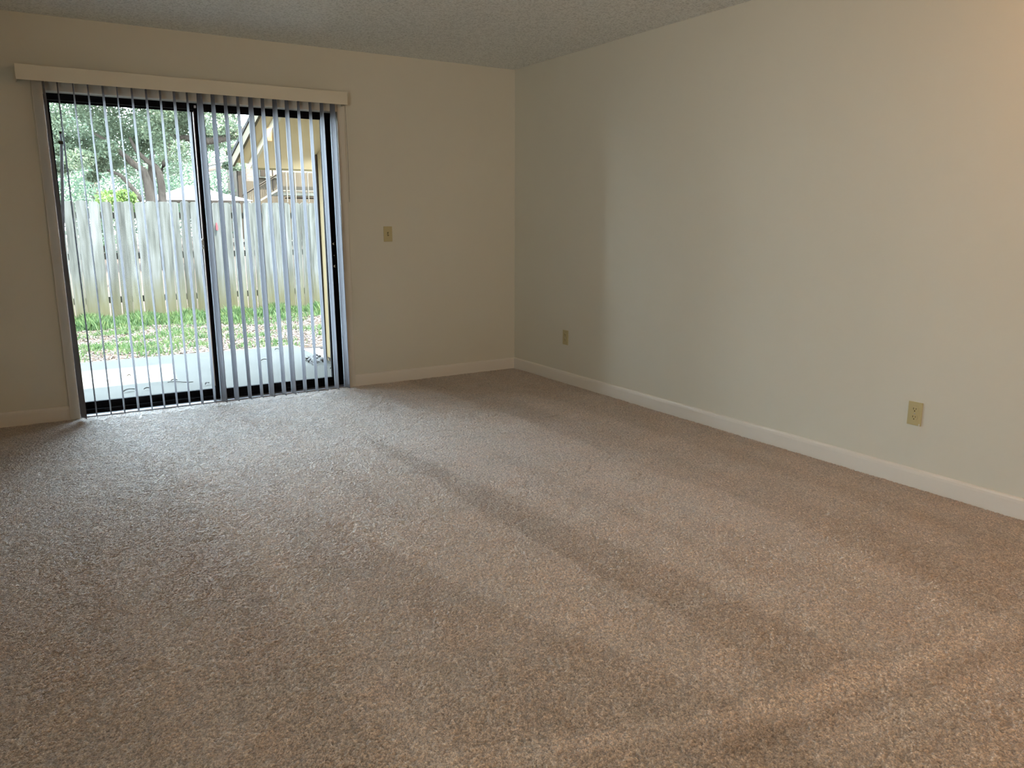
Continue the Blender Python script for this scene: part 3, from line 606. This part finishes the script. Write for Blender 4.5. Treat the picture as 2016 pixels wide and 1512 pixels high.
# ------------------------------------------------------------------ outside: trees
def leafcloud(n, centers, rad, size, seed, flat=0.7):
    g = np.random.default_rng(seed); C3 = np.array(centers); R3 = np.array(rad); k = g.integers(0, len(C3), n)
    d = g.normal(0, 1, (n, 3)); d /= np.linalg.norm(d, axis=1)[:, None]; rr = g.uniform(0.25, 1, n)**0.5
    p = C3[k]+d*(rr*R3[k])[:, None]*np.array([1, 1, flat])
    e1 = g.normal(0, 1, (n, 3)); e1 /= np.linalg.norm(e1, axis=1)[:, None]; e2 = np.cross(e1, g.normal(0, 1, (n, 3))); e2 /= np.linalg.norm(e2, axis=1)[:, None]
    L = g.uniform(0.6, 1.3, n)[:, None]*size
    v = np.stack([p-e1*L/2, p-e2*L*0.28, p+e1*L/2, p+e2*L*0.28], 1).reshape(-1, 3); return v, np.arange(4*n).reshape(-1, 4)
def tree(name, label, group, trunks, cl, rad, n, size, lm, seed, flat=0.7):
    base = trunks[0][0][0]; e = tag(empty(name, (base[0], base[1], -0.14)), label, 'tree' if 'tree' in name or 'oak' in name else 'bush', group)
    q = MB()
    for pts, rr in trunks: q.tube(pts, rr, 8)
    P(q, 'trunk', bark_m, e, True)
    v, f_ = leafcloud(n, cl, rad, size, seed, flat); o = fast_mesh('foliage', v, f_, lm, e); o['kind'] = 'stuff'; rel(o); return e
OY = 18.0
def o_(px, py, dy=0): return tuple(onY(px, py, OY+dy))
def g_(px): p = onY(px, 395, OY); return (p[0]+0.05, OY, -0.2)
trunks = [([g_(296), o_(297, 395), o_(291, 360), o_(283, 336), o_(262, 322), o_(247, 308), o_(225, 290), o_(212, 278), o_(185, 262)], [.18, .135, .12, .105, .09, .075, .06, .045, .03]),
          ([g_(324), o_(320, 398), o_(318, 365), o_(313, 340), o_(306, 328), o_(288, 316), o_(268, 296), o_(255, 270)], [.20, .11, .10, .10, .09, .07, .05, .03]),
          ([o_(315, 340), o_(324, 322), o_(330, 300), o_(336, 270), o_(350, 240), o_(372, 200)], [.09, .08, .07, .06, .06, .04]),
          ([o_(298, 380, .4), o_(296, 350, .4), o_(297, 325, .5), o_(300, 300, .6), o_(296, 260, .8)], [.09, .08, .07, .06, .04]),
          ([o_(280, 396, -.3), o_(262, 372, -.3), o_(248, 356, -.3), o_(236, 344, -.3), o_(205, 332, -.2), o_(170, 322, 0)], [.07, .06, .06, .05, .035, .02]),
          ([o_(336, 270), o_(372, 272, -.2), o_(411, 278, -.4), o_(434, 274, -.5), o_(458, 268, -.6), o_(474, 258, -.6), o_(490, 252, -.7), o_(510, 244, -.8), o_(535, 240, -.9), o_(560, 228, -1)], [.06, .09, .10, .10, .09, .085, .08, .05, .05, .03])]
cl = []; rad = []
gt = random.Random(3)
def add_cl(px0, px1, py0, py1, n, r0, r1, dy=1.6):
    for _ in range(n):
        cl.append(o_(gt.uniform(px0, px1), gt.uniform(py0, py1), gt.uniform(-dy, dy))); rad.append(gt.uniform(r0, r1))
add_cl(60, 430, 90, 262, 70, .35, .75); add_cl(-60, 430, -330, 90, 60, .8, 1.3, 2.2); add_cl(60, 420, 200, 330, 22, .35, .6, 0.3); cl[-22:] = [(c_[0], c_[1]+1.8, c_[2]) for c_ in cl[-22:]]; add_cl(110, 215, 290, 350, 12, .2, .4, 1.0); add_cl(330, 470, 150, 300, 20, .25, .5); add_cl(430, 530, 170, 230, 9, .2, .4); add_cl(440, 470, 275, 330, 4, .15, .3, .5)
tree('oak_tree', 'spreading oak with forked brown trunks behind the fence', None, trunks, cl, rad, 150000, 0.078, oak_leaf_m, 21)
def simple_tree(px, y, h0, h1, wx, nl, size, lm, seed, label, name='background_tree', n=16):
    b = onY(px, 429, y); g = random.Random(seed); c_ = [(b[0]+g.uniform(-wx, wx), y+g.uniform(-wx*.5, wx*.5), g.uniform(h0, h1)) for _ in range(n)]
    rr = [g.uniform(0.35, 0.6)*wx for _ in range(n)]
    tree(name, label, 'trees and bushes beyond the fence' if name == 'background_tree' else None, [([(b[0], y, -0.2), (b[0]+.1, y, h0), (b[0], y, (h0+h1)/2)], [wx*.08, wx*.06, wx*.03])], c_, rr, nl, size, lm, seed, 0.9)
simple_tree(40, 26, 1.0, 5.5, 2.8, 16000, 0.13, far_leaf_m, 1, 'leftmost pale green tree beyond the fence, half hidden by the blind')
simple_tree(190, 31.5, 1.2, 5.4, 3.0, 17000, 0.13, far_leaf_m, 2, 'pale green tree behind the oak, left of its trunks')
simple_tree(300, 38.5, 1.0, 5.2, 3.4, 15000, 0.14, far_leaf_m, 3, 'soft green tree seen between and behind the oak trunks')
simple_tree(395, 47, 1.0, 7.0, 3.4, 16000, 0.16, far_leaf_m, 4, 'bluish green tree rising behind the white carport roof')
simple_tree(462, 53, 1.0, 6.0, 3.0, 12000, 0.16, far_leaf_m, 5, 'bluish green tree left of the apartment stairs')
simple_tree(238, 12.5, 1.2, 1.76, 0.32, 4500, 0.06, lime_leaf_m, 6, 'bright lime green bush just above the fence, left of the oak', 'lime_bush', 14)
simple_tree(495, 60, 5.0, 8.0, 1.2, 3000, 0.2, far_leaf_m, 8, 'far pale treetop above the awning roof', 'background_tree', 8)

for o in RELS: del o['_w']
print('objects', len(bpy.data.objects), 'tris', sum(len(o.data.polygons)*2 for o in bpy.data.objects if o.type == 'MESH'))
